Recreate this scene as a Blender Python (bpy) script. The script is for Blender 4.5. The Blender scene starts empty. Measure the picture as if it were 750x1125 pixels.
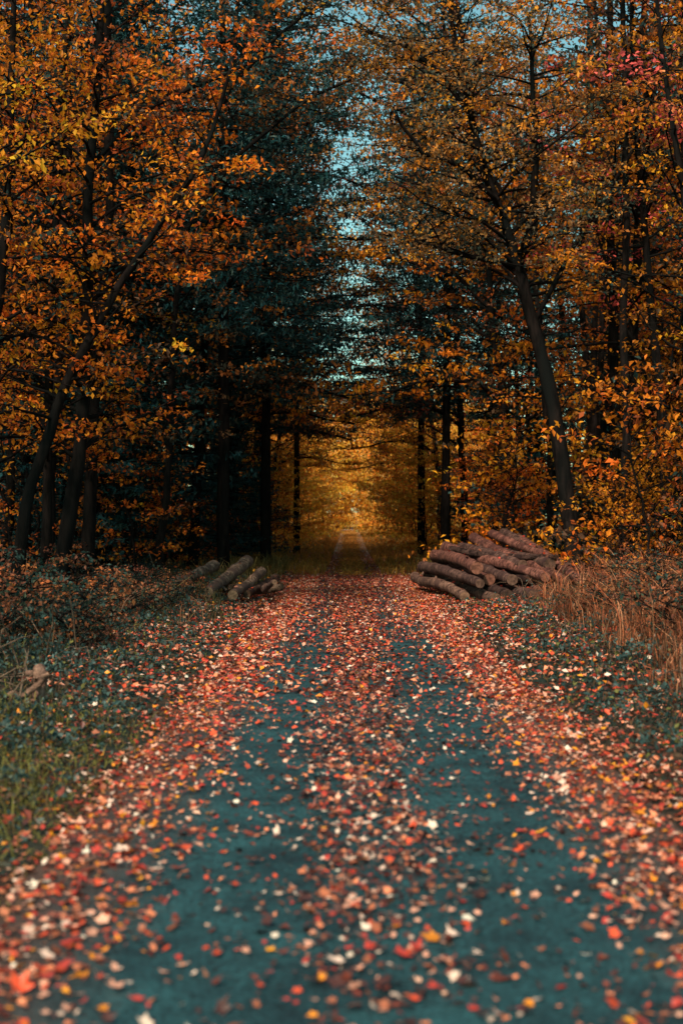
import bpy, math
import numpy as np
from mathutils import Vector
R=np.random.default_rng(11)
scene=bpy.context.scene
A=np.array

def sm(a,b,x):
    t=np.clip((np.asarray(x,float)-a)/(b-a),0,1); return t*t*(3-2*t)
def fn(x,y,s=1.0,o=0.0):
    x=np.asarray(x,float)/s+o; y=np.asarray(y,float)/s-o*1.7
    return (np.sin(x*1.3+np.sin(y*.9+1.1)*1.7)+np.sin(y*1.7+np.sin(x*1.1+.4)*1.9)+.6*np.sin(x*3.1-y*2.3+o)+.4*np.sin(x*5.3+y*4.7))/3.0
def H(x,y):
    ax=np.abs(x)
    h=1.15*sm(60,175,y)
    h=h+.22*sm(1.85,4.5,ax)+np.where(np.asarray(x)>0,.45,.2)*sm(5,10,ax)
    h=h+.07*fn(x,y,1.6)*sm(1.85,3.2,ax)+.03*fn(x,y,.5,3.)*sm(1.85,3.,ax)
    return h

class MB:
    def __init__(s): s.v=[];s.c=[];s.p=[];s.n=0
    def add(s,v,f,mat=0,col=(1,1,1),smooth=False):
        v=np.asarray(v,float).reshape(-1,3); f=np.asarray(f,int)
        col=np.asarray(col,float)
        if col.ndim==1: col=np.repeat(col[None,:],len(v),0)
        s.v.append(v); s.c.append(col); s.p.append((f+s.n,mat,smooth)); s.n+=len(v)
    def mesh(s,name,mats):
        V=np.concatenate(s.v);C=np.concatenate(s.c)
        me=bpy.data.meshes.new(name)
        me.vertices.add(len(V)); me.vertices.foreach_set('co',V.ravel())
        loops=np.concatenate([f.ravel() for f,_,_ in s.p])
        tot=np.concatenate([np.full(len(f),f.shape[1]) for f,_,_ in s.p])
        mi=np.concatenate([np.full(len(f),m) for f,m,_ in s.p])
        smo=np.concatenate([np.full(len(f),q) for f,_,q in s.p])
        me.loops.add(len(loops)); me.loops.foreach_set('vertex_index',loops.astype(np.int32))
        me.polygons.add(len(tot)); st=np.concatenate([[0],np.cumsum(tot)[:-1]])
        me.polygons.foreach_set('loop_start',st.astype(np.int32))
        me.polygons.foreach_set('material_index',mi.astype(np.int32))
        me.polygons.foreach_set('use_smooth',smo.astype(bool))
        me.update(calc_edges=True)
        ca=me.color_attributes.new('Col','FLOAT_COLOR','POINT')
        ca.data.foreach_set('color',np.concatenate([C,np.ones((len(C),1))],1).ravel())
        for m in mats: me.materials.append(m)
        me.validate()
        return me
def obj(name,me,loc=(0,0,0),rot=(0,0,0),sc=1.0,parent=None):
    o=bpy.data.objects.new(name,me); scene.collection.objects.link(o)
    o.location=loc; o.rotation_euler=rot; o.scale=(sc,sc,sc) if np.isscalar(sc) else sc
    if parent: o.parent=parent
    return o

def tube(mb,P,r,k=6,mat=0,col=(1,1,1),rough=0.0):
    P=np.asarray(P,float); n=len(P); r=np.broadcast_to(r,(n,))
    T=np.gradient(P,axis=0); T/=np.linalg.norm(T,axis=1)[:,None]+1e-9
    ref=A([0,0,1.]) if abs(T[0,2])<.8 else A([1.,0,0])
    U=np.cross(T,ref); U/=np.linalg.norm(U,axis=1)[:,None]+1e-9
    W=np.cross(T,U)
    a=np.arange(k)*2*math.pi/k
    rr=r[:,None]*(1+rough*R.standard_normal((n,k)))
    V=P[:,None,:]+rr[:,:,None]*(np.cos(a)[None,:,None]*U[:,None,:]+np.sin(a)[None,:,None]*W[:,None,:])
    i=np.arange(n-1)[:,None]*k; j=np.arange(k)[None,:]; j2=(j+1)%k
    F=np.stack([i+j,i+j2,i+k+j2,i+k+j],-1).reshape(-1,4)
    mb.add(V,F,mat,col,True)

def leaves(mb,C,size,cols,tilt=.5,asp=.6,mat=1,fold=.25,up=None):
    n=len(C); N=R.standard_normal((n,3))*tilt; N[:,2]+=1
    N/=np.linalg.norm(N,axis=1)[:,None]
    a=R.uniform(0,6.283,n); D=np.stack([np.cos(a),np.sin(a),R.uniform(-.2,.2,n)],1)
    U=np.cross(N,D);U/=np.linalg.norm(U,axis=1)[:,None]; W=np.cross(N,U)
    s=np.broadcast_to(size,(n,))[:,None]*.5
    b=R.uniform(-.1,.25,(n,1))
    V=np.stack([C+U*s,C+W*s*asp+N*s*fold+U*s*b,C-U*s,C-W*s*asp+N*s*fold+U*s*b],1)
    F=np.arange(n*4).reshape(n,4)
    mb.add(V,F,mat,np.repeat(cols,4,0))

# ---------------- materials ----------------
def mat(name):
    m=bpy.data.materials.new(name); m.use_nodes=True; nt=m.node_tree; nt.nodes.clear(); return m,nt
def N(nt,t,**k):
    n=nt.nodes.new(t)
    for a,b in k.items(): setattr(n,a,b)
    return n
def leafmat(name,trans=.4,rough=.55,var=.25,spec=.2):
    m,nt=mat(name); L=nt.links.new
    at=N(nt,'ShaderNodeAttribute',attribute_name='Col'); oi=N(nt,'ShaderNodeObjectInfo')
    hsv=N(nt,'ShaderNodeHueSaturation')
    mr=N(nt,'ShaderNodeMapRange'); mr.inputs['To Min'].default_value=1-var; mr.inputs['To Max'].default_value=1+var
    L(oi.outputs['Random'],mr.inputs['Value']); L(mr.outputs[0],hsv.inputs['Value']); L(at.outputs['Color'],hsv.inputs['Color'])
    mh=N(nt,'ShaderNodeMath',operation='MULTIPLY_ADD'); mh.inputs[1].default_value=.026*(var>0); mh.inputs[2].default_value=.5-.018*(var>0)
    fr=N(nt,'ShaderNodeMath',operation='FRACT'); m7=N(nt,'ShaderNodeMath',operation='MULTIPLY'); m7.inputs[1].default_value=7.3
    L(oi.outputs['Random'],m7.inputs[0]); L(m7.outputs[0],fr.inputs[0]); L(fr.outputs[0],mh.inputs[0]); L(mh.outputs[0],hsv.inputs['Hue'])
    b=N(nt,'ShaderNodeBsdfPrincipled'); b.inputs['Roughness'].default_value=rough; b.inputs['Specular IOR Level'].default_value=spec
    t=N(nt,'ShaderNodeBsdfTranslucent'); mx=N(nt,'ShaderNodeMixShader'); mx.inputs[0].default_value=trans
    o=N(nt,'ShaderNodeOutputMaterial')
    L(hsv.outputs[0],b.inputs['Base Color']);L(hsv.outputs[0],t.inputs['Color'])
    L(b.outputs[0],mx.inputs[1]);L(t.outputs[0],mx.inputs[2]);L(mx.outputs[0],o.inputs['Surface'])
    return m
def noisemat(name,c1,c2,scale,rough=.9,bump=.4,stretch=(1,1,1),c3=None,s3=1.0,usecol=False,bd=.02,spec=.12):
    m,nt=mat(name);L=nt.links.new
    tc=N(nt,'ShaderNodeTexCoord');mp=N(nt,'ShaderNodeMapping');mp.inputs['Scale'].default_value=stretch
    L(tc.outputs['Object'],mp.inputs[0])
    n=N(nt,'ShaderNodeTexNoise');n.inputs['Scale'].default_value=scale;n.inputs['Detail'].default_value=8;n.inputs['Roughness'].default_value=.65
    L(mp.outputs[0],n.inputs[0])
    r=N(nt,'ShaderNodeValToRGB');r.color_ramp.elements[0].position=.38;r.color_ramp.elements[1].position=.62
    r.color_ramp.elements[0].color=(*c1,1);r.color_ramp.elements[1].color=(*c2,1);L(n.outputs[0],r.inputs[0])
    col=r.outputs[0]
    if c3:
        n2=N(nt,'ShaderNodeTexNoise');n2.inputs['Scale'].default_value=s3;n2.inputs['Detail'].default_value=5;L(mp.outputs[0],n2.inputs[0])
        r2=N(nt,'ShaderNodeValToRGB');r2.color_ramp.elements[0].position=.45;r2.color_ramp.elements[1].position=.62;L(n2.outputs[0],r2.inputs[0])
        mx=N(nt,'ShaderNodeMix',data_type='RGBA');mx.inputs[7].default_value=(*c3,1);L(col,mx.inputs[6]);L(r2.outputs[0],mx.inputs[0]);col=mx.outputs[2]
    if usecol:
        at=N(nt,'ShaderNodeAttribute',attribute_name='Col');mx=N(nt,'ShaderNodeMix',data_type='RGBA',blend_type='MULTIPLY');mx.inputs[0].default_value=1
        L(col,mx.inputs[6]);L(at.outputs['Color'],mx.inputs[7]);col=mx.outputs[2]
    b=N(nt,'ShaderNodeBsdfPrincipled');b.inputs['Roughness'].default_value=rough;b.inputs['Specular IOR Level'].default_value=spec
    bp=N(nt,'ShaderNodeBump');bp.inputs['Strength'].default_value=bump;bp.inputs['Distance'].default_value=bd
    L(n.outputs[0],bp.inputs['Height']);L(bp.outputs[0],b.inputs['Normal']);L(col,b.inputs['Base Color'])
    o=N(nt,'ShaderNodeOutputMaterial');L(b.outputs[0],o.inputs['Surface']);return m

M_leaf=leafmat('tree_foliage',.45)
M_needle=leafmat('needle_foliage',.12,.5,.25)
M_fallen=leafmat('fallen_leaf',.12,.5,0,.35)
M_grass=leafmat('grass_blade',.3,.6,0)
M_bark=noisemat('shaded_bark',(.004,.0035,.0035),(.018,.013,.012),9,.95,.8,(1,1,.22),(.007,.008,.008),1.3,spec=.04)  # near-black bark: the shade of backlit trunks is put into the colour
M_log=noisemat('log_bark',(.022,.013,.012),(.235,.140,.112),9,.85,1.,(1,1,1),(.065,.038,.036),2.2,True,.06)
M_cut=noisemat('cut_wood',(.07,.042,.03),(.20,.12,.085),12,.85,.3,usecol=True)
M_twig=noisemat('dry_twig',(.06,.035,.025),(.2,.13,.09),8,.9,.2)
M_ground=noisemat('forest_floor',(.012,.014,.012),(.07,.04,.026),3.5,.95,.8,(1,1,1),(.018,.030,.025),.35,False,.05)
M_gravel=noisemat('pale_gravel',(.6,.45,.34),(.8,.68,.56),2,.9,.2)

m,nt=mat('wet_asphalt');L=nt.links.new
tc=N(nt,'ShaderNodeTexCoord')
n1=N(nt,'ShaderNodeTexNoise');n1.inputs['Scale'].default_value=1.6;n1.inputs['Detail'].default_value=8;n1.inputs['Roughness'].default_value=.7;L(tc.outputs['Object'],n1.inputs[0])
n2=N(nt,'ShaderNodeTexNoise');n2.inputs['Scale'].default_value=60;n2.inputs['Detail'].default_value=4;L(tc.outputs['Object'],n2.inputs[0])
r=N(nt,'ShaderNodeValToRGB');r.color_ramp.elements[0].position=.35;r.color_ramp.elements[1].position=.68
r.color_ramp.elements[0].color=(.006,.022,.030,1);r.color_ramp.elements[1].color=(.018,.080,.098,1);L(n1.outputs[0],r.inputs[0])
r2=N(nt,'ShaderNodeValToRGB');r2.color_ramp.elements[0].position=.36;r2.color_ramp.elements[1].position=.64
r2.color_ramp.elements[0].color=(.3,.3,.3,1);r2.color_ramp.elements[1].color=(1.8,1.6,1.5,1);L(n2.outputs[0],r2.inputs[0])
mx=N(nt,'ShaderNodeMix',data_type='RGBA',blend_type='MULTIPLY');mx.inputs[0].default_value=1;L(r.outputs[0],mx.inputs[6]);L(r2.outputs[0],mx.inputs[7])
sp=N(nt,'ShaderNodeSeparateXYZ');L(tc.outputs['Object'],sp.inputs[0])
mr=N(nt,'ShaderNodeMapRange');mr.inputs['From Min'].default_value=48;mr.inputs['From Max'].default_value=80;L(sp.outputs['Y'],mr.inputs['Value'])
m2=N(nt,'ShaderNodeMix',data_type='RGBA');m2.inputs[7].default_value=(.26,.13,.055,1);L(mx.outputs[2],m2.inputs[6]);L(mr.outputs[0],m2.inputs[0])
ab=N(nt,'ShaderNodeMath',operation='ABSOLUTE');L(sp.outputs['X'],ab.inputs[0])
ad=N(nt,'ShaderNodeMath',operation='ADD');L(ab.outputs[0],ad.inputs[0])
ms=N(nt,'ShaderNodeMath',operation='MULTIPLY');ms.inputs[1].default_value=1.;L(n1.outputs[0],ms.inputs[0]);L(ms.outputs[0],ad.inputs[1])
me_=N(nt,'ShaderNodeMapRange');me_.inputs['From Min'].default_value=1.5;me_.inputs['From Max'].default_value=2.2;L(ad.outputs[0],me_.inputs['Value'])
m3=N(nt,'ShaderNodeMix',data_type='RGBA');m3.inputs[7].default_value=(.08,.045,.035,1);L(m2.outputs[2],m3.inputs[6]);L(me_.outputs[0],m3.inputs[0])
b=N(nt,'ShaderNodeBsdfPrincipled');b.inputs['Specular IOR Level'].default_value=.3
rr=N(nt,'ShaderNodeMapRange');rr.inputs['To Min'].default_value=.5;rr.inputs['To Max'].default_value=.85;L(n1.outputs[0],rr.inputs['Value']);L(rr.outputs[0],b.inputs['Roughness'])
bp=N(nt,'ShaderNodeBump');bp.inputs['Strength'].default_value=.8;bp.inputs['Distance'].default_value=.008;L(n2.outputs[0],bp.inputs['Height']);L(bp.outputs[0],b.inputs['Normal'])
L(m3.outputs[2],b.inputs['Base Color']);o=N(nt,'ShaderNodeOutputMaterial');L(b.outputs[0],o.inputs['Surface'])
M_asph=m

# ---------------- ground & road ----------------
def grid(xs,ys,zf,dz=0):
    X,Y=np.meshgrid(xs,ys); Z=zf(X,Y)+dz
    V=np.stack([X,Y,Z],-1).reshape(-1,3); nx=len(xs);ny=len(ys)
    i=np.arange(ny-1)[:,None]*nx; j=np.arange(nx-1)[None,:]
    F=np.stack([i+j,i+j+1,i+nx+j+1,i+nx+j],-1).reshape(-1,4); return V,F
xs=np.concatenate([[-900,-400,-200,-120,-80,-60,-45,-35,-28,-22,-17,-14],np.arange(-12,-1.9,.2),[-1.8,-.9,0,.9,1.8],np.arange(2.0,12.01,.2),[14,17,22,28,35,45,60,80,120,200,400,900]])
ys=np.concatenate([[-400,-100,-50,-30,-20,-12,-6],np.arange(-3,60,.3),np.arange(60,180,3),[180,200,230,260,300,400,600,1200]])
mb=MB();V,F=grid(xs,ys,H);mb.add(V,F,0,(1,1,1),True);obj('ground',mb.mesh('ground',[M_ground]))
yr=ys[(ys>-31)&(ys<201)]
mb=MB();V,F=grid(A([-1.7,-.9,0,.9,1.7]),yr,H,.005);mb.add(V,F,0,(1,1,1),True);obj('road',mb.mesh('road',[M_asph]))
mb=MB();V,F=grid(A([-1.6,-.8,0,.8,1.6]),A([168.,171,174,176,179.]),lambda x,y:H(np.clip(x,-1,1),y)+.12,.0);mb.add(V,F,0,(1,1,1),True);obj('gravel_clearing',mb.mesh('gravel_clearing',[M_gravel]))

# ---------------- fallen leaves ----------------
RED=A([[.66,.08,.03],[.50,.05,.035],[.76,.23,.11],[.82,.38,.26],[.20,.045,.03],[.070,.025,.022],[.86,.58,.46],[.88,.28,.02],[.34,.10,.05]])
def leafcols(n,p):
    c=RED[R.choice(len(RED),n,p=A(p)/sum(p))]; return np.clip(c*R.uniform(.6,1.3,(n,1)),0,.9)
def dens(x,y):
    ax=np.abs(x+.05*fn(x,y,.8))
    far=sm(17,32,y)
    e=np.exp(-((ax-1.5)/.44)**2); e=np.where(ax>1.5,np.exp(-((ax-1.5)/(.34+.9*(x>0)*sm(14,5,y)))**2),e)
    c=1.1*np.exp(-((x+.03+.08*fn(x,y,1.5,6.))/.40)**2)*sm(3.5,7.5,y)
    d=np.maximum(e*sm(1.5,5.5,y+1.6),c)
    d=d*(1+.55*fn(x,y,.35,2.)+.25*fn(x,y,.14,3.))
    d=np.maximum(d,.16+.17*fn(x,y,.4,5.)+.08*sm(9,16,y))
    d=d+far*.38*(.7+.6*fn(x,y,.45,8.))
    d=d*(1-.6*sm(60,85,y))
    return np.clip(d,0,1)
K=11
ang=np.linspace(0,2*math.pi,K,endpoint=False)
rad=A([1.0,.55,.85,.5,.72,.42,.42,.72,.5,.85,.55])
def shaped(mb,C,size,cols,tilt=.35):
    n=len(C);Nn=R.standard_normal((n,3))*tilt;Nn[:,2]+=1;Nn/=np.linalg.norm(Nn,axis=1)[:,None]
    a=R.uniform(0,6.283,n);D=np.stack([np.cos(a),np.sin(a),0*a],1)
    U=np.cross(Nn,D);U/=np.linalg.norm(U,axis=1)[:,None];W=np.cross(Nn,U)
    s=size[:,None,None]*.55
    asp=R.uniform(.55,1.,(n,1,1));cu=R.uniform(-.1,.7,(n,1,1));cv=R.uniform(-.3,.5,(n,1,1))
    rd=rad[None,:]*R.uniform(.8,1.15,(n,K))
    u=(np.cos(ang)[None]*rd)[:,:,None];w=(np.sin(ang)[None]*rd)[:,:,None]*asp
    P=C[:,None,:]+s*(u*U[:,None]+w*W[:,None]+(cu*w*w+cv*u*u)*Nn[:,None])
    V=np.concatenate([C[:,None,:],P],1)
    base=np.arange(n)[:,None]*(K+1);j=np.arange(K)[None]
    F=np.stack([base+0*j,base+1+j,base+1+(j+1)%K],-1).reshape(-1,3)
    cc=np.repeat(cols[:,None,:],K+1,1)*R.uniform(.8,1.2,(n,K+1,1))
    mb.add(V,F,0,cc.reshape(-1,3),False)
mb=MB()
def scatter(n,xr,yr,f,pw=1.0):
    x=R.uniform(*xr,n);y=yr[0]+(yr[1]-yr[0])*R.uniform(0,1,n)**pw
    k=R.uniform(0,1,n)<f(x,y);return x[k],y[k]
x,y=scatter(52000,(-2.9,3.9),(2.5,14),lambda x,y:dens(x,y))
n=len(x);C=np.stack([x,y,H(x,y)+R.uniform(.008,.035,n)+.03*sm(1.8,2.2,np.abs(x))],1)
edge=sm(.55,1.2,np.abs(x));col=leafcols(n,[2,2,2.5,2.6,5,8,2.2,.6,4]);c2=leafcols(n,[5,4,5,5,3,1.5,2.2,2.2,3])
col=np.where((R.uniform(0,1,n)<edge)[:,None],c2,col)
shaped(mb,C,np.clip(R.lognormal(math.log(.048),.33,n),.022,.11),col)
x,y=scatter(180000,(-3.4,4.0),(14,85),lambda x,y:dens(x,y)*.8,1.15)
n=len(x);C=np.stack([x,y,H(x,y)+R.uniform(.01,.04,n)+.04*sm(1.8,2.2,np.abs(x))],1)
cA=leafcols(n,[3,3,2.5,1.8,6,8,1.3,.5,5]);cB=leafcols(n,[5,4,4.5,4,3,2,1.8,1.,3.5])
leaves(mb,C,R.uniform(.045,.085,n),np.where((R.uniform(0,1,n)<sm(.5,1.3,np.abs(x)))[:,None],cB,cA),.4,.75,0,.3)
def vf(x,y): return np.clip(.18+.42*fn(x,y,1.1,4.),0,1)*(.3+.7*sm(4.5,1.8,np.abs(x))+.5*sm(20,30,y))
x,y=scatter(30000,(-9,9),(6,45),lambda x,y:(np.abs(x)>1.9)*(np.abs(x)<y*.26+1.5)*vf(x,y))
n=len(x);C=np.stack([x,y,H(x,y)+R.uniform(.03,.13,n)],1)
cl=leafcols(n,[2.,2.,2,.4,5,5,.15,1.6,5])
leaves(mb,C,R.uniform(.045,.085,n),cl,.5,.7,0,.3)
obj('fallen_leaves',mb.mesh('fallen_leaves',[M_fallen]))

# ---------------- grass & weeds ----------------
def blades(mb,x,y,h,w,cols,lean=.45):
    n=len(x);B=np.stack([x,y,H(x,y)-.01],1)
    a=R.uniform(0,6.283,n);b=R.uniform(0,6.283,n)
    S=np.stack([np.cos(a),np.sin(a),0*a],1)*w[:,None]*.5
    Ld=np.stack([np.cos(b),np.sin(b),0*b],1)*(h*lean*np.abs(R.standard_normal(n)))[:,None]
    Z=np.zeros((n,3));Z[:,2]=h
    mid=B+Ld*.3+Z*.6;tip=B+Ld+Z*R.uniform(.6,1.,(n,1))
    V=np.stack([B-S,B+S,mid+S*.8,mid-S*.8,tip+S*.15,tip-S*.15],1)
    i=np.arange(n)[:,None]*6
    F=np.concatenate([i+A([[0,1,2,3]]),i+A([[3,2,4,5]])],0)
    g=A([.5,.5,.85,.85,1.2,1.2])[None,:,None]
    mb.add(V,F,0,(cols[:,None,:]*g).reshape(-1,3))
def wedge(n,y0,y1,p=1.3,inner=1.62,wid=.25,ext=1.6):
    y=y0+(y1-y0)*R.uniform(0,1,n)**p; s=np.where(R.uniform(0,1,n)<.5,-1,1)
    x=s*(inner+np.maximum(y*wid+ext-inner,.3)*R.uniform(0,1,n)); return x,y
mb=MB()
n=165000;x,y=wedge(n,4.5,60,1.4)
ax=np.abs(x);k=R.uniform(0,1,n)<(sm(1.5,2.2,ax+.25*fn(x,y,.4))*np.clip(.46+.7*fn(x,y,.9,7.)+.5*sm(15,8,y)*(x<0),.06,1));x=x[k];y=y[k];ax=ax[k];n=len(x)
G=A([[.028,.056,.046],[.050,.088,.056],[.26,.23,.055],[.24,.15,.06],[.07,.045,.035],[.32,.13,.08]])
left=x<0
t=np.clip(.5+.6*fn(x,y,1.7,1.),0,1)
pick=np.where(left, np.where(R.uniform(0,1,n)<.15+.6*sm(15,8,y)-.08*t,R.choice([2,2,3],n),R.choice([0,0,1,4],n)), np.where(R.uniform(0,1,n)<.26,R.choice([3,4,5],n),R.choice([0,0,1,4],n)))
cols=G[pick]*R.uniform(.6,1.3,(n,1))
h=(.05+.10*sm(1.8,3.6,ax)+.07*(x<0)*sm(1.7,2.2,ax)*sm(14,8,y))*R.uniform(.4,1.6,n)*(1+.5*fn(x,y,.6,2.))
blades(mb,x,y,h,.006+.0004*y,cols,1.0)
n=150000;x,y=wedge(n,5,50);ax=np.abs(x);k=R.uniform(0,1,n)<(sm(1.75,2.4,ax)*np.clip(.5+.8*fn(x,y,.7,9.),.05,1));x=x[k];y=y[k];n=len(x)
hz=np.clip(.15+.16*fn(x,y,.55,13.),.03,.45)
C=np.stack([x,y,H(x,y)+R.uniform(.1,1.1,n)*hz*sm(1.6,3.0,np.abs(x))+.01],1)
W=A([[.030,.068,.066],[.055,.10,.090],[.12,.18,.17],[.18,.17,.05],[.10,.055,.03]])
leaves(mb,C,R.uniform(.03,.07,n)+.0008*y,W[R.choice(5,n,p=[.36,.3,.12,.10,.12])]*R.uniform(.6,1.3,(n,1)),.7,.6,0,.2)
n=42000;y=R.uniform(48,180,n);x=np.where(R.uniform(0,1,n)<.34,R.normal(0,.30,n),np.where(R.uniform(0,1,n)<.5,-1,1)*R.uniform(1.0,6.5,n))
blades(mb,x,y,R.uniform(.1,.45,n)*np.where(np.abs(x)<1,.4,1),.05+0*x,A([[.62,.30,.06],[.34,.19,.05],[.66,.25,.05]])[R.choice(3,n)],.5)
obj('grass',mb.mesh('grass',[M_grass]))
mb=MB()
def tuft(n,xc,yc,sx,sy,h0,h1,pal,tn=26,xmin=2.3):
    k=max(1,n//tn);cx=R.normal(xc,sx,k);cy=R.normal(yc,sy,k);hs=R.uniform(.35,1.2,k);cb=R.uniform(.4,1.3,k);idx=R.integers(0,k,n)
    x=cx[idx]+R.normal(0,.10,n);y=cy[idx]+R.normal(0,.10,n);k2=np.abs(x)>xmin;x=x[k2];y=y[k2];hh=hs[idx][k2];m_=len(x)
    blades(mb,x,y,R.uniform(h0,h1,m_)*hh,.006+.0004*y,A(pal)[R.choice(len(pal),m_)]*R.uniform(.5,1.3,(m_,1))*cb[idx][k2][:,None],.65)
DR=[[.78,.23,.10],[.60,.16,.07],[.74,.33,.17],[.26,.10,.05],[.12,.08,.045]]
tuft(17000,4.9,19,.9,3.8,.25,.95,DR,xmin=3.3)
tuft(9000,7.0,28,1.4,4,.3,1.1,DR,xmin=4.8)
tuft(4600,3.9,14,.5,3,.2,.6,DR,xmin=2.9)
tuft(1600,4.6,27,.5,1.2,.2,.6,DR,xmin=3.6)
tuft(2200,-5.2,22,1.2,4,.15,.6,[[.26,.12,.06],[.09,.08,.045],[.3,.16,.08]])
tuft(2000,-3.8,34,.8,5,.2,.6,[[.22,.16,.06],[.10,.10,.05]])
tuft(2500,2.9,46,.5,5,.3,.8,[[.35,.22,.07],[.2,.15,.05]])
tuft(2500,-3.,46,.5,6,.3,.8,[[.35,.22,.07],[.2,.15,.05]])
obj('dry_grass',mb.mesh('dry_grass',[M_grass]))

mb=MB()
for i in range(280):
    s=-1 if R.uniform()<.6 else 1
    y=R.uniform(12,38);x=s*R.uniform(2.8,y*.24+1.);l=R.uniform(.4,1.6);a=R.uniform(0,6.28);e=R.uniform(.05,1.3)
    p=A([x,y,float(H(x,y))]);d=A([math.cos(a)*math.cos(e),math.sin(a)*math.cos(e),math.sin(e)])
    P=[p+d*l*t+A([0,0,-.35*l*t*t])+R.normal(0,.02,3) for t in np.linspace(0,1,6)]
    tube(mb,P,np.linspace(.010,.003,6),4)
obj('fallen_twigs',mb.mesh('fallen_twigs',[M_twig]))

# ---------------- trees ----------------
def limb(mb,sp,p0,az,el,Ln,r,flat=.12,tw=1.0,spr=.45):
    n=7;P=[A(p0,float)];d=A([math.cos(az)*math.cos(el),math.sin(az)*math.cos(el),math.sin(el)])
    for i in range(n-1):
        d=d+R.normal(0,.15,3);d[2]+=(flat-d[2])*.18;d/=np.linalg.norm(d);P.append(P[-1]+d*Ln/(n-1))
    P=A(P);tube(mb,P,np.linspace(r,r*.18,n),5)
    k=max(2,int(Ln/.5*tw))
    for j in range(k):
        t=.22+.78*(j+R.uniform(0,1))/k;f=t*(n-1);i0=min(int(f),n-2);q=P[i0]+(P[i0+1]-P[i0])*(f-i0)
        a2=az+(1 if j%2 else -1)*R.uniform(.5,1.3);l=(Ln*.38*(1.15-t)+.25)*R.uniform(.6,1.3)
        dd=A([math.cos(a2),math.sin(a2),R.uniform(-.15,.4)])
        Q=A([q,q+dd*l*.5+R.normal(0,.04,3),q+dd*l+A([0,0,-.05*l])])
        tube(mb,Q,A([r*.3*(1.2-t)+.006,.006,.003]),3)
        for u in np.arange(.35,1.01,.6/max(l,.6)): sp.append((*(q+(Q[2]-q)*u),spr*R.uniform(.5,1.3)))
    sp.append((*P[-1],spr))
def interp(path,t):
    L_=np.concatenate([[0],np.cumsum(np.linalg.norm(np.diff(path,axis=0),axis=1))]);s=t*L_[-1]
    return A([np.interp(s,L_,path[:,c]) for c in range(3)])
def tree(name,path,r0,r1,limbs=40,t0=.3,L=(1.6,3.6),pal=None,pp=None,leaf=.11,per=24,seed=0,extra=[],spr=.45,k=9,sub=24,shade=.55,gap=-.25,mats=None,kink=.02,thick=.07,tilt=.8):
    global R
    old=R;R=np.random.default_rng(seed+100)
    mb=MB();path=A(path,float);pt=[interp(path,t) for t in np.linspace(0,1,sub)]
    pt=A(pt);pt[1:,:2]+=np.cumsum(R.normal(0,kink,(sub-1,2)),0)
    rr=np.linspace(r0,r1,sub)*(1+R.normal(0,.04,sub));rr[0]*=1.45;rr[1]*=1.15
    tube(mb,pt,rr,k,0,rough=.05)
    sp=[];az=R.uniform(0,6.28)
    for i in range(limbs):
        t=t0+(1-t0)*(i+R.uniform(0,1))/limbs;az+=2.4+R.normal(0,.4)
        u=(t-t0)/(1-t0);Ln=(L[0]+(L[1]-L[0])*math.sin(math.pi*min(1,.25+u*.75)))*R.uniform(.6,1.3)
        limb(mb,sp,interp(pt,t),az,R.uniform(-.05,.75)+u*.3,Ln,max(.014,(r0+(r1-r0)*t)*.38),spr=spr)
    for e in extra:
        pe=A(e[0],float);pq=A([interp(pe,t) for t in np.linspace(0,1,12)]);pq[1:]+=np.cumsum(R.normal(0,.03,(11,3)),0)
        tube(mb,pq,np.linspace(e[1],e[2],12),7,rough=.04)
        for j in range(e[3]):
            t=R.uniform(.2,1);az+=2.4;limb(mb,sp,interp(pq,t),az,R.uniform(-.1,.6),R.uniform(1.,2.6),e[2]*.8,spr=spr)
    S=A(sp);g=fn(S[:,0]+S[:,2]*.8,S[:,1]-S[:,2],1.0,seed)
    kk=g>gap+R.normal(0,.12,len(g));S=S[kk];g=g[kk]
    m_=len(S);nn=R.poisson(per,m_);idx=np.repeat(np.arange(m_),nn);n=len(idx)
    rad_=np.sqrt(R.uniform(0,1,n))*S[idx,3];a=R.uniform(0,6.283,n)
    C=S[idx,:3]+np.stack([rad_*np.cos(a),rad_*np.sin(a),R.normal(0,thick,n)-.12*rad_],1)
    pal=A(pal);g=fn(S[:,0]+S[:,2],S[:,1]-S[:,2]*.7,1.2,seed+3)
    ci=R.choice(len(pal),m_,p=A(pp)/sum(pp));c=pal[ci]*(1+shade*g)[:,None]
    mixl=R.choice(len(pal),n,p=A(pp)/sum(pp));cc=np.where((R.uniform(0,1,n)<.2)[:,None],pal[mixl],c[idx])*R.uniform(.65,1.3,(n,1))
    leaves(mb,C,R.uniform(.7,1.3,n)*leaf,np.clip(cc,.004,.95),tilt,.62)
    me=mb.mesh(name,mats or [M_bark,M_leaf]);R=old;return me
OR=[[.98,.33,.02],[.92,.24,.02],[.46,.13,.025],[.10,.055,.03],[.035,.078,.072]]
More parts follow.
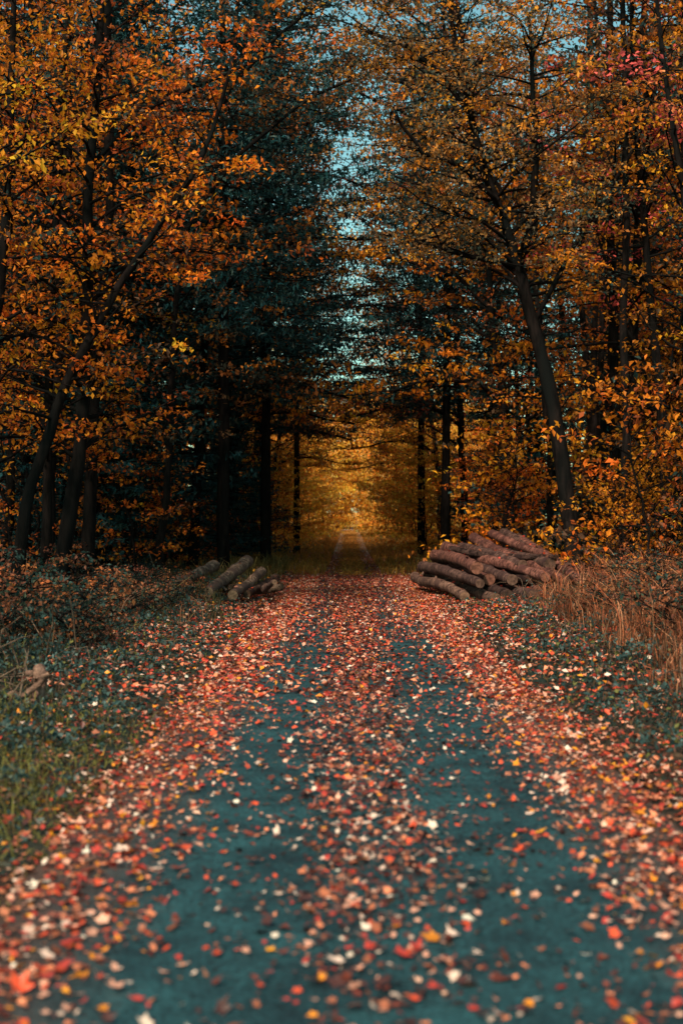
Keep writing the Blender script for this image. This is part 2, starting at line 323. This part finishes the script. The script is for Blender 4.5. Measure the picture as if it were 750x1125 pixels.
def spruce(name,Ht,Lm,z0,seed,leaf=.2,dn=32):
    global R
    old=R;R=np.random.default_rng(seed);mb=MB()
    tube(mb,A([[0,0,z] for z in np.linspace(-.3,Ht,14)])+np.cumsum(R.normal(0,.03,(14,3)),0)*A([1,1,0]),np.linspace(.20,.02,14),8,rough=.05)
    Cs=[];z=z0
    while z<Ht-.3:
        kk=R.integers(5,8);a0=R.uniform(0,6.28)
        for j in range(kk):
            a=a0+j*6.283/kk+R.normal(0,.25);l=(Lm*(1-(z-z0)/(Ht-z0+.01))**.7+.3)*R.uniform(.5,1.2)
            P=A([[math.cos(a)*l*t,math.sin(a)*l*t,z-.28*l*t+.22*l*t*t] for t in np.linspace(0,1,6)])
            tube(mb,P,np.linspace(.03,.006,6),4)
            m_=int(dn*l);t=R.uniform(.08,1,m_);w=(.42*(1.1-t)*l*.55+.1)
            o=R.uniform(-1,1,m_)*w
            pts=A([np.interp(t,np.linspace(0,1,6),P[:,c]) for c in range(3)]).T
            pts+=np.stack([-math.sin(a)*o,math.cos(a)*o,-.25*np.abs(o)-R.uniform(0,.22,m_)],1);Cs.append(pts)
        z+=R.uniform(.4,.75)
    C=np.concatenate(Cs);n=len(C);pal=A([[.012,.048,.058],[.022,.085,.095],[.03,.065,.06],[.007,.025,.030]])
    g=fn(C[:,0]+C[:,2],C[:,1],.8,seed)
    cc=pal[R.choice(4,n)]*(1+.35*g)[:,None]*R.uniform(.6,1.4,(n,1))
    leaves(mb,C,R.uniform(.7,1.4,n)*leaf,cc,.8,.36)
    me=mb.mesh(name,[M_bark,M_needle]);R=old;return me

b0=A([5.27,34,.45])
def rel(pts,b): return [[p[0]-b[0],p[1]-b[1],p[2]-b[2]] for p in pts]
me=tree('maple_tree',rel([[5.3,34,.2],[5.12,34,1.7],[4.97,34,2.8],[4.64,34,4.5],[4.3,34,6.2],[3.9,34,8.0],[3.44,34.1,9.4],[3.1,34.2,10.3],[2.7,34.3,12],[2.2,34.2,14.5]],b0),.23,.05,62,.48,(1.5,3.6),
  [[.50,.22,.06],[.34,.17,.07],[.92,.30,.03],[.14,.10,.06],[.07,.10,.08]],[3,3,3.5,3,3],.10,24,5,gap=-.6,
  extra=[(rel([[3.9,34,8.0],[4.25,34,8.8],[4.5,33.8,11],[4.3,33.6,14]],b0),.11,.04,24),
         (rel([[3.95,34,7.9],[3.3,33.8,8.0],[2.4,33.5,8.1],[.9,33.2,8.4]],b0),.09,.03,16),
         (rel([[3.4,34,9.5],[2.6,33.8,10.2],[1.6,33.5,10.6],[.7,33.2,11.6]],b0),.08,.03,16),
         (rel([[2.9,34,11.5],[2.2,33.8,12.4],[1.2,33.5,13.0],[0.,33.2,13.4]],b0),.06,.03,20),
         (rel([[4.3,34,6.6],[5.2,33.8,8.5],[6.5,33.5,10.5],[7.2,33.3,12.5]],b0),.07,.03,16)])
obj('maple_tree',me,b0)
def hero(nm,pts,r0,r1,seed,**k):
    b=A(pts[0],float);b[2]=float(H(b[0],b[1]))-.05
    if 'extra' in k: k['extra']=[(rel(e[0],b),*e[1:]) for e in k['extra']]
    me=tree(nm,rel(pts,b),r0,r1,seed=seed,**k);return obj(nm,me,b)
PO=[7,4.5,2.5,2.,2.]
hero('beech_tree',[[-5.9,28,0],[-5.75,28,1.3],[-5.5,28,3.45],[-5.35,28,5.2],[-5.3,28,8.5],[-5.1,28,10.6],[-5,28,13.5]],.17,.05,21,limbs=56,t0=.2,L=(1.2,3.0),pal=OR,pp=PO,leaf=.115,per=20,
  extra=[([[-5.3,28,8.8],[-4.4,28.2,9.8],[-3.2,28.5,10.6],[-1.9,28.8,11.2]],.06,.025,16),([[-5.2,28,6.5],[-4.4,28.2,7.0],[-3.4,28.4,7.2],[-2.6,28.6,7.1]],.05,.02,8)])
hero('beech_tree',[[-6.3,26,0],[-5.95,26,2.3],[-5.1,26,4.65],[-4.2,26.2,6.3],[-3.5,26.3,7.4],[-2.7,26.5,8.8],[-2.2,26.8,10.5]],.13,.03,22,limbs=34,t0=.3,L=(1.,2.3),pal=OR,pp=PO,leaf=.11,per=20)
hero('beech_tree',[[-6.35,29,0],[-6.3,29,2.2],[-6.3,29,5.3],[-6.2,29,8],[-6.1,29,11],[-6.,29,14]],.11,.04,23,limbs=50,t0=.2,L=(1.,2.6),pal=OR,pp=PO,leaf=.11,per=18)
hero('beech_tree',[[-7.3,26.5,0],[-7.1,26.5,3],[-6.6,26.4,6],[-6.3,26.3,9],[-6.2,26.2,12.5]],.15,.04,24,limbs=52,t0=.2,L=(1.2,2.6),pal=OR,pp=[6,4,2,1,1],leaf=.11,per=18)
hero('beech_tree',[[-6.9,20.5,0],[-6.8,20.5,3],[-6.4,20.5,6],[-6.0,20.3,9],[-5.9,20.2,11.5]],.15,.04,25,limbs=34,t0=.5,L=(1.6,2.9),pal=OR,pp=[8,4,2,1,.3],leaf=.10,per=22)
hero('beech_tree',[[7.9,30,0],[7.7,30,3],[7.55,30,5],[6.9,30,8],[6.5,30,10.5],[6.2,30,13]],.15,.04,31,limbs=46,t0=.25,L=(1.2,2.8),pal=OR,pp=[4,4,3,2,2],leaf=.11,per=17)
REDP=[[.72,.12,.09],[.58,.09,.08],[.76,.22,.08],[.20,.07,.05],[.8,.27,.03]]
hero('red_maple_tree',[[7.6,35,0],[7.6,35,4],[7.3,35,8],[7.0,35,12],[6.8,35,16.5]],.15,.04,32,limbs=50,t0=.45,L=(1.5,3.2),pal=REDP,pp=[4,3,3,2,2],leaf=.11,per=20)
hero('red_maple_tree',[[7.4,23,0],[7.3,23,4],[7.0,23,8],[6.6,23,12]],.14,.04,33,limbs=34,t0=.56,L=(1.3,2.7),pal=REDP,pp=[4,3,3,2,2],leaf=.10,per=20)
BR=[[.74,.21,.03],[.42,.12,.035],[.18,.08,.035],[.06,.06,.045],[.035,.086,.082]]
for i,(x,y,lx,h_) in enumerate([(-5.2,38,.9,14),(-8.3,33,2.0,13),(-6.6,42,-.8,16),(6.1,44,-1.3,16),(7.2,41,1.2,15)]):
    kw=dict(pal=OR,pp=PO)
    if i==0: kw=dict(pal=BR,pp=[2,2,3,3,4],gap=-.6,extra=[([[-4.6,38,9.5],[-3.2,38,11.6],[-1.3,38,13.2],[.9,38,14.2]],.07,.03,30),([[-4.5,38,11.5],[-3.2,38,13.6],[-1.8,38,15.0],[.2,38,16.0]],.06,.03,26)])
    if i==3: kw=dict(pal=BR,pp=[3,2,3,3,4],gap=-.6,extra=[([[5.2,44,11],[3.6,44,13.6],[1.8,44,15.4],[-.6,44,16.6]],.07,.03,30),([[5.2,44,9],[3.6,44,11],[2.2,44,12.2],[.9,44,12.6]],.06,.03,14),([[5.2,44,12],[4,44,15],[2.4,44,17.2],[.6,44,18.4]],.06,.03,20)])
    hero('beech_tree',[[x,y,0],[x+lx*.1,y,h_*.25],[x+lx*.45,y,h_*.5],[x+lx*.6,y,h_*.75],[x+lx,y,h_]],.12,.03,70+i,limbs=36,t0=.3,L=(1.2,2.8),leaf=.13,per=16,kink=.06,**kw)

def up(h,lx=.5,ly=.3): return [[0,0,-.3],[lx*.2,0,h*.3],[lx*.6,ly,h*.6],[lx,ly,h]]
GO=[[.98,.52,.07],[.98,.42,.04],[.98,.62,.18],[.98,.34,.03]]  # golden leaves, brightened to put the far-end glow into their colour
bgA=[tree('beech_bg_a',up(21),.16,.04,46,.26,(2.2,4.8),OR,[4,4,3,2,2.5],.17,12,41,spr=.65,kink=.06),
     tree('beech_bg_b',up(19,-.8,.5),.14,.04,44,.34,(2.,4.6),BR,[2,3,3,4,6],.17,12,42,spr=.65,kink=.08),
     tree('beech_bg_c',up(22,.6,-.6),.16,.04,44,.42,(2.,4.8),OR,[3,4,4,3,3],.17,12,43,spr=.65,kink=.06)]
def arch(nm,seed,pal,pp,h=21):
    ex=[([[.3,0,5.2],[1.5,.2,6.0],[3.2,.3,6.0],[5.2,.2,5.4]],.08,.03,16),
        ([[.5,0,8.],[2,-.6,9.6],[4,-1.2,10.2],[6.2,-1.6,10.2]],.09,.03,17),
        ([[.8,0,10.5],[2.2,.8,12.8],[4,1.4,14.4],[5.8,1.8,15.0]],.09,.03,18),
        ([[1.1,0,13],[2.4,0,15.5],[3.9,-.4,17.6],[5.4,-.8,18.8]],.08,.03,18),
        ([[1.4,0,15],[2.2,.6,18],[3.2,.9,20.5],[4.2,1.2,23]],.07,.03,15)]
    return tree(nm,[[0,0,-.3],[.1,0,4],[.5,0,9],[1.2,0,14],[2,0,h]],.17,.05,38,.18,(1.8,4.),pal,pp,.17,13,seed,ex,spr=.65,gap=-.4,kink=.06)
bgR=[arch('beech_arch_a',61,OR,[4,4,3,2,2]),arch('beech_arch_b',62,BR,[2,2,3,4,7])]
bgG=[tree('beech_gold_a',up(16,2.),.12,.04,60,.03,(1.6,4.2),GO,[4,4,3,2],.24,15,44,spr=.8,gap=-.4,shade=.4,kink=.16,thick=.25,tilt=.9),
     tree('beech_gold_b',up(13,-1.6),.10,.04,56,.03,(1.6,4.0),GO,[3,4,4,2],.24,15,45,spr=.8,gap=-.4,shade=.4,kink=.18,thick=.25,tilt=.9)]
spr_=[spruce('spruce_a',23,3.6,2.0,51),spruce('spruce_b',20,3.2,1.0,52)]
sprH=spruce('spruce_high',27,5.0,7.5,53,.2,34)
pine=[tree('pine_bg',up(20,.2,.1),.14,.06,22,.62,(1.,2.4),BR,[3,3,3,3,3],.16,12,46,spr=.5,kink=.05)]
sap=[tree('sapling_a',up(11,1.2,.5),.06,.02,16,.4,(.8,1.9),OR,[5,4,3,2,1],.13,14,56,spr=.5,kink=.07,k=6),
     tree('sapling_b',up(9,-1.0,-.6),.05,.02,14,.3,(.8,1.9),OR,[5,4,3,2,1],.13,14,57,spr=.5,kink=.09,k=6)]
und=[tree('under_a',up(6.5,.8,.4),.05,.015,34,.12,(1.,2.4),OR,[6,4,2,1,.5],.14,14,66,spr=.5,kink=.06,k=6)]
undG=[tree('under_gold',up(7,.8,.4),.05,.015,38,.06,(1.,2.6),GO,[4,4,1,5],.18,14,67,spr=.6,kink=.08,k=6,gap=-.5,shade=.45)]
shr=[tree('shrub_a',up(3.2,.4),.03,.01,24,.1,(.7,1.6),OR,[5,4,3,2,1],.12,14,47,spr=.42,k=5),
     tree('shrub_b',up(2.2,-.4),.025,.01,20,.1,(.6,1.3),BR,[3,3,3,3,3],.11,14,48,spr=.38,k=5)]
BK=[[.34,.12,.05],[.18,.07,.04],[.06,.08,.05],[.035,.070,.062],[.50,.16,.05]]
brk=[tree('bracken_a',up(.75,.2,.1),.012,.005,15,.05,(.25,.6),BK,[3,3,2.5,3,2],.055,15,81,spr=.16,k=4,sub=6,gap=-.8,kink=.02,thick=.04),
     tree('bracken_b',up(.5,-.2,.1),.012,.005,13,.05,(.3,.6),BK,[2,3,3,6,1],.055,15,82,spr=.16,k=4,sub=6,gap=-.8,kink=.02,thick=.04)]
def put(nm,me,x,y,s=1.,rz=None):
    obj(nm,me,(x,y,float(H(x,y))),(0,0,R.uniform(0,6.28) if rz is None else rz),(s,s,s*R.uniform(.92,1.08)))
for i,(x,y,v,s) in enumerate([(-5.2,46,1,1.),(5.6,49,0,1.),(-5.2,58,0,1.),(5.0,62,1,1.05),(-5.0,71,1,1.0),(4.9,76,0,1.0),(-4.9,82,0,.95),(4.6,89,0,.88),(-4.5,96,0,.85),(4.5,103,0,.82)]):
    put('arching_beech_tree',bgR[v],x,y,s,(0 if x<0 else math.pi)+R.uniform(-.3,.3))
for (x,y,s) in [(-3.9,43,1.0),(-3.2,52,1.05),(-4.0,64,1.0),(3.6,55,1.),(3.4,69,1.0),(-2.9,76,.9)]:
    put('tall_spruce_tree',sprH,x,y,s)
for (x,y,s) in [(-7.4,43,.8),(-6.4,51,.9),(-6.2,59,.95),(7.2,55,.9),(6.4,66,.9),(-6.2,70,.9),(-8.8,38,.8),(-5.2,64,.8),(-4.8,56,.5)]:
    put('spruce_tree',spr_[1],x,y,s)
for (x,y,s) in [(-4.4,66,.7),(4.6,70,.75),(5.6,56,.6),(4.9,46,.6),(-5.9,38,.7),(-7.,32,.7),(7.4,38,.8),(-3.6,79,.6),(3.7,83,.8)]:
    put('beech_sapling',und[0],x,y,s*1.15)
for (x,y,s) in [(-3.9,74,.7),(3.6,66,.7),(3.5,77,.8),(-3.7,85,.85),(3.5,90,.95),(-3.5,94,.9),(3.2,99,1.0),(-3.0,104,1.1),(3.0,109,1.15),(-2.9,114,1.2),(-5.2,112,1.2),(5.4,105,1.),(5.,84,1.),(-5.4,92,1.),(-5.6,101,1.1),(5.6,95,1.),(3.0,122,1.3),(-2.9,128,1.4)]:
    put('golden_beech_sapling',undG[0],x,y,s*1.1)
for y in np.arange(38,90,5.8):
    for s in (-1,1):
        x=(6.6 if y<45 else 7.6)+R.uniform(0,1.2);row=0
        while x<y*.27+4 and row<(4 if y<60 else 2):
            xx=s*x;yy=y+R.uniform(-2,2);u=R.uniform()
            if s<0 and x<11 and u<.55: put('spruce_tree',spr_[R.integers(2)],xx,yy,R.uniform(.85,1.15))
            elif s>0 and u<.40 and y<70: put('pine_tree',pine[0],xx,yy,R.uniform(.9,1.2))
            elif u<.15: put('spruce_tree',spr_[R.integers(2)],xx,yy,R.uniform(.85,1.15))
            else: put('beech_tree',bgA[R.integers(3)],xx,yy,R.uniform(.85,1.15)*(1 if y<60 else 1.1))
            x+=R.uniform(3.2,4.8);row+=1
for i in range(44):
    s=-1 if i%2 else 1;y=R.uniform(29,52);x=s*R.uniform(5.8,y*.25+1)
    put('beech_sapling',sap[R.integers(2)] if R.uniform()<.6 else pine[0],x,y,R.uniform(.8,1.25))
for s in (-1,1):
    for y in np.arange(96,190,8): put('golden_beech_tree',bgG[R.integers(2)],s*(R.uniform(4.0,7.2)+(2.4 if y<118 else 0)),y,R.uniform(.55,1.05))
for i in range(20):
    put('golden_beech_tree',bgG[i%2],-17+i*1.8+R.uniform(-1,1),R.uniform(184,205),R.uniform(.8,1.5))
for (x,y) in [(-12,21),(-12.5,28),(-13,12),(10.8,22),(12.5,28),(12,13),(-9.5,34),(11,34)]:
    put('beech_tree',bgA[R.integers(3)],x,y,.85)
for i in range(56):
    s=-1 if i%2 else 1;y=R.uniform(30,75);x=s*R.uniform(4.4,y*.25+1)
    if s>0 and y<42 and x<5.8: x+=2
    put('hazel_shrub',shr[R.integers(2)],x,y,R.uniform(.7,1.5))
for i in range(70):
    s=-1 if R.uniform()<.58 else 1;y=R.uniform(15,32);x=s*R.uniform(3.3 if s<0 else 3.6,y*.25+.6)
    if s>0 and 28<y and x<5.3: y-=8
    put('bracken',brk[R.integers(2) if s<0 else 0],x,y,R.uniform(.6,1.4))
mb=MB()
for s in (-1,1):
    n=30000;y=50+160*R.uniform(0,1,n)**1.2;x=s*(np.maximum(y*.17,14)+R.uniform(0,10,n));z=R.uniform(0,1,n)**1.2*27
    c=A(BR)[R.choice(5,n)]*.4*R.uniform(.5,1.3,(n,1))  # foliage palette dimmed: darkness of the deep wood painted into the leaves
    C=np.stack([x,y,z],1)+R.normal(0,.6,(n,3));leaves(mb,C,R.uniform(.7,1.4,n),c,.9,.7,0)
n=12000;x=R.uniform(-62,62,n);y=R.uniform(206,216,n);z=R.uniform(0,1,n)*22
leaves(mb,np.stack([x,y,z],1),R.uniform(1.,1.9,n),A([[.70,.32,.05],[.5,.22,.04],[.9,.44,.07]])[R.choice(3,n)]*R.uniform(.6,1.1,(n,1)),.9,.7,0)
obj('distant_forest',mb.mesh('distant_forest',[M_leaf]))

# ---------------- logs ----------------
LOGPTS=[]
def log(mb,a,b,r,tint):
    a=A(a,float);b=A(b,float);n=18;t=np.linspace(0,1,n)[:,None]
    P=a+(b-a)*t+np.sin(t*math.pi)*R.normal(0,.05,3)+np.sin(t*7+R.uniform(0,6))*R.normal(0,.015,3)+R.normal(0,.008,(n,3))
    rr=np.linspace(r*R.uniform(.95,1.12),r*R.uniform(.7,.9),n)*(1+R.normal(0,.04,n))
    k=14;tube(mb,P,rr,k,0,tint,.045)
    for q in range(6):
        i=R.integers(0,n-1);f=R.uniform();LOGPTS.append(P[i]*(1-f)+P[i+1]*f+A([R.normal(0,.4)*r,0,rr[i]*.98+.01]))
    for e,q,rad_ in ((0,P[0],rr[0]),(1,P[-1],rr[-1])):
        d=(b-a)/np.linalg.norm(b-a)*(-1 if e==0 else 1)
        U=np.cross(d,[0,0,1.]);U/=np.linalg.norm(U);Wv=np.cross(d,U);aa=np.arange(k)*6.2832/k
        ring=q+d*.004+rad_*1.0*(np.cos(aa)[:,None]*U+np.sin(aa)[:,None]*Wv)
        mb.add(np.concatenate([[q+d*.006],ring]),[[0,1+j,1+(j+1)%k] for j in range(k)],1,A(tint)*.9)
    for j in range(R.integers(1,4)):
        tt=R.uniform(.1,.9);p=a+(b-a)*tt;d=R.normal(0,1,3);d-=d.dot((b-a)/np.linalg.norm(b-a))*(b-a)/np.linalg.norm(b-a);d/=np.linalg.norm(d)
        tube(mb,[p+d*r*.7,p+d*(r+.06)],[.035,.025],6,0,tint)
def pile(nm,logs,org):
    e=bpy.data.objects.new(nm,None);scene.collection.objects.link(e);e.location=org;LOGPTS.clear()
    for i,(a,b,r,t) in enumerate(logs):
        mb=MB();a=A(a,float);b=A(b,float);d=(b-a)/np.linalg.norm(b-a);b=b+d*R.uniform(-.8,.25)
        log(mb,a-A(org),b-A(org),r,A(t)*R.uniform(.8,1.15));o=obj('log',mb.mesh('log',[M_log,M_cut]),parent=e);o.name='log_%d'%(i+1)
    C=A(LOGPTS);mb=MB();leaves(mb,C,R.uniform(.06,.10,len(C)),leafcols(len(C),[3,3,3,1,4,4,.3,1,5]),.5,.75,0,.3)
    obj('leaves_on_logs',mb.mesh('leaves_on_logs',[M_fallen]),parent=e)
P1=[.85,.76,.78];P2=[1.3,.88,.84];P3=[.40,.36,.38];P4=[1.3,1.18,1.08]
g=.25
L_=[((1.62,38,g+.1),(2.45,30.2,.2),.14,P4),((1.98,38,g+.15),(2.86,29.6,.22),.15,P4),((1.80,38,.62),(2.62,30,.50),.14,P1),
 ((2.16,38,.90),(2.62,31,.78),.17,P2),((2.36,38,g+.1),(3.2,29.8,.24),.15,P3),((2.75,37,g+.1),(3.62,29.3,.26),.16,P1),((3.15,38,g+.1),(4.02,29.9,.28),.17,P2),((3.55,38,g+.1),(4.40,30.4,.3),.15,P3),
 ((2.3,38,.66),(3.0,30.6,.52),.15,P2),((2.7,38,.70),(3.4,29.7,.54),.15,P1),((3.1,38,.70),(3.85,30.8,.56),.15,P3),
 ((2.45,38,1.12),(4.15,29.5,.60),.15,P2),((2.85,38,1.14),(3.75,31.2,.82),.14,P1),((3.2,38,1.38),(4.60,30.0,.50),.14,P2),((3.54,38.3,1.15),(4.4,31.4,.84),.15,P1),
 ((4.3,37,1.35),(4.85,29.8,.44),.14,P2),((4.8,37,.9),(5.15,30.1,.33),.14,P3),((4.0,38,1.5),(5.25,30.7,.48),.12,P1),((3.6,37.5,1.5),(4.5,31.6,.92),.11,P2),((2.4,35.5,1.12),(4.7,31.8,1.0),.08,P3)]
pile('log_pile',L_,(3,34,.2))
LL=[((-3.35,34,.75),(-4.2,28.5,.22),.13,[1.9,1.95,1.7]),((-2.55,34,.85),(-3.05,28.6,.3),.14,[2.0,2.05,1.8]),((-2.2,33.5,.6),(-2.6,28.8,.2),.11,[1.7,1.7,1.5]),
    ((-3.0,34,.45),(-3.5,28.4,.2),.12,[.8,.8,.7]),((-1.95,35,.42),(-2.35,30.5,.25),.11,[.9,.8,.7]),((-2.9,33,.25),(-1.9,32.6,.3),.10,[1.3,1.3,1.1]),((-3.9,35,.4),(-4.9,29.,.25),.11,[.6,.6,.5]),((-2.0,32,.3),(-1.7,29.9,.5),.07,[1.4,1.3,1.2])]
pile('log_pile',LL,(-3,31,.2))
mb=MB();log(mb,[0,0,-.1],[.05,.06,.33],.07,[1.9,1.8,1.6]);obj('tree_stump',mb.mesh('tree_stump',[M_log,M_cut]),(-3.1,13.3,float(H(-3.1,13.3))))
mb=MB();log(mb,[0,0,.03],[.35,.2,.22],.035,[1.6,1.5,1.3]);obj('broken_branch',mb.mesh('broken_branch',[M_log,M_cut]),(-3.3,13.0,float(H(-3.3,13.))))

# ---------------- light ----------------
EL=44;AZ=203
w=bpy.data.worlds.new('World');scene.world=w;w.use_nodes=True;nt=w.node_tree
bg=nt.nodes['Background'];sky=nt.nodes.new('ShaderNodeTexSky');sky.sky_type='NISHITA';sky.sun_disc=False
sky.sun_elevation=math.radians(EL);sky.sun_rotation=math.radians(AZ)
mx=nt.nodes.new('ShaderNodeMix');mx.data_type='RGBA';mx.blend_type='MULTIPLY';mx.inputs[0].default_value=1;mx.inputs[7].default_value=(.9,1.3,.95,1)
nt.links.new(sky.outputs[0],mx.inputs[6]);nt.links.new(mx.outputs[2],bg.inputs[0]);bg.inputs[1].default_value=.15
sd=bpy.data.lights.new('sun','SUN');sd.energy=5.0;sd.angle=math.radians(5);sd.color=(1,.82,.63)
so=bpy.data.objects.new('sun',sd);scene.collection.objects.link(so);so.location=(0,0,60)
e=math.radians(EL);a=math.radians(AZ)
d=Vector((-math.sin(a)*math.cos(e),-math.cos(a)*math.cos(e),-math.sin(e)))
so.rotation_euler=d.to_track_quat('-Z','Y').to_euler()
scene.view_settings.view_transform='Standard';scene.view_settings.look='None';scene.view_settings.exposure=0

cd=bpy.data.cameras.new('camera');co=bpy.data.objects.new('camera',cd);scene.collection.objects.link(co)
co.location=(-.15,0,1.7);co.rotation_euler=(math.radians(90.57),0,math.radians(.29))
cd.sensor_fit='VERTICAL';cd.sensor_height=36;cd.sensor_width=24;cd.lens=50;cd.clip_end=3000;cd.clip_start=.05
cd.dof.use_dof=True;cd.dof.focus_distance=26;cd.dof.aperture_fstop=1.6
scene.camera=co
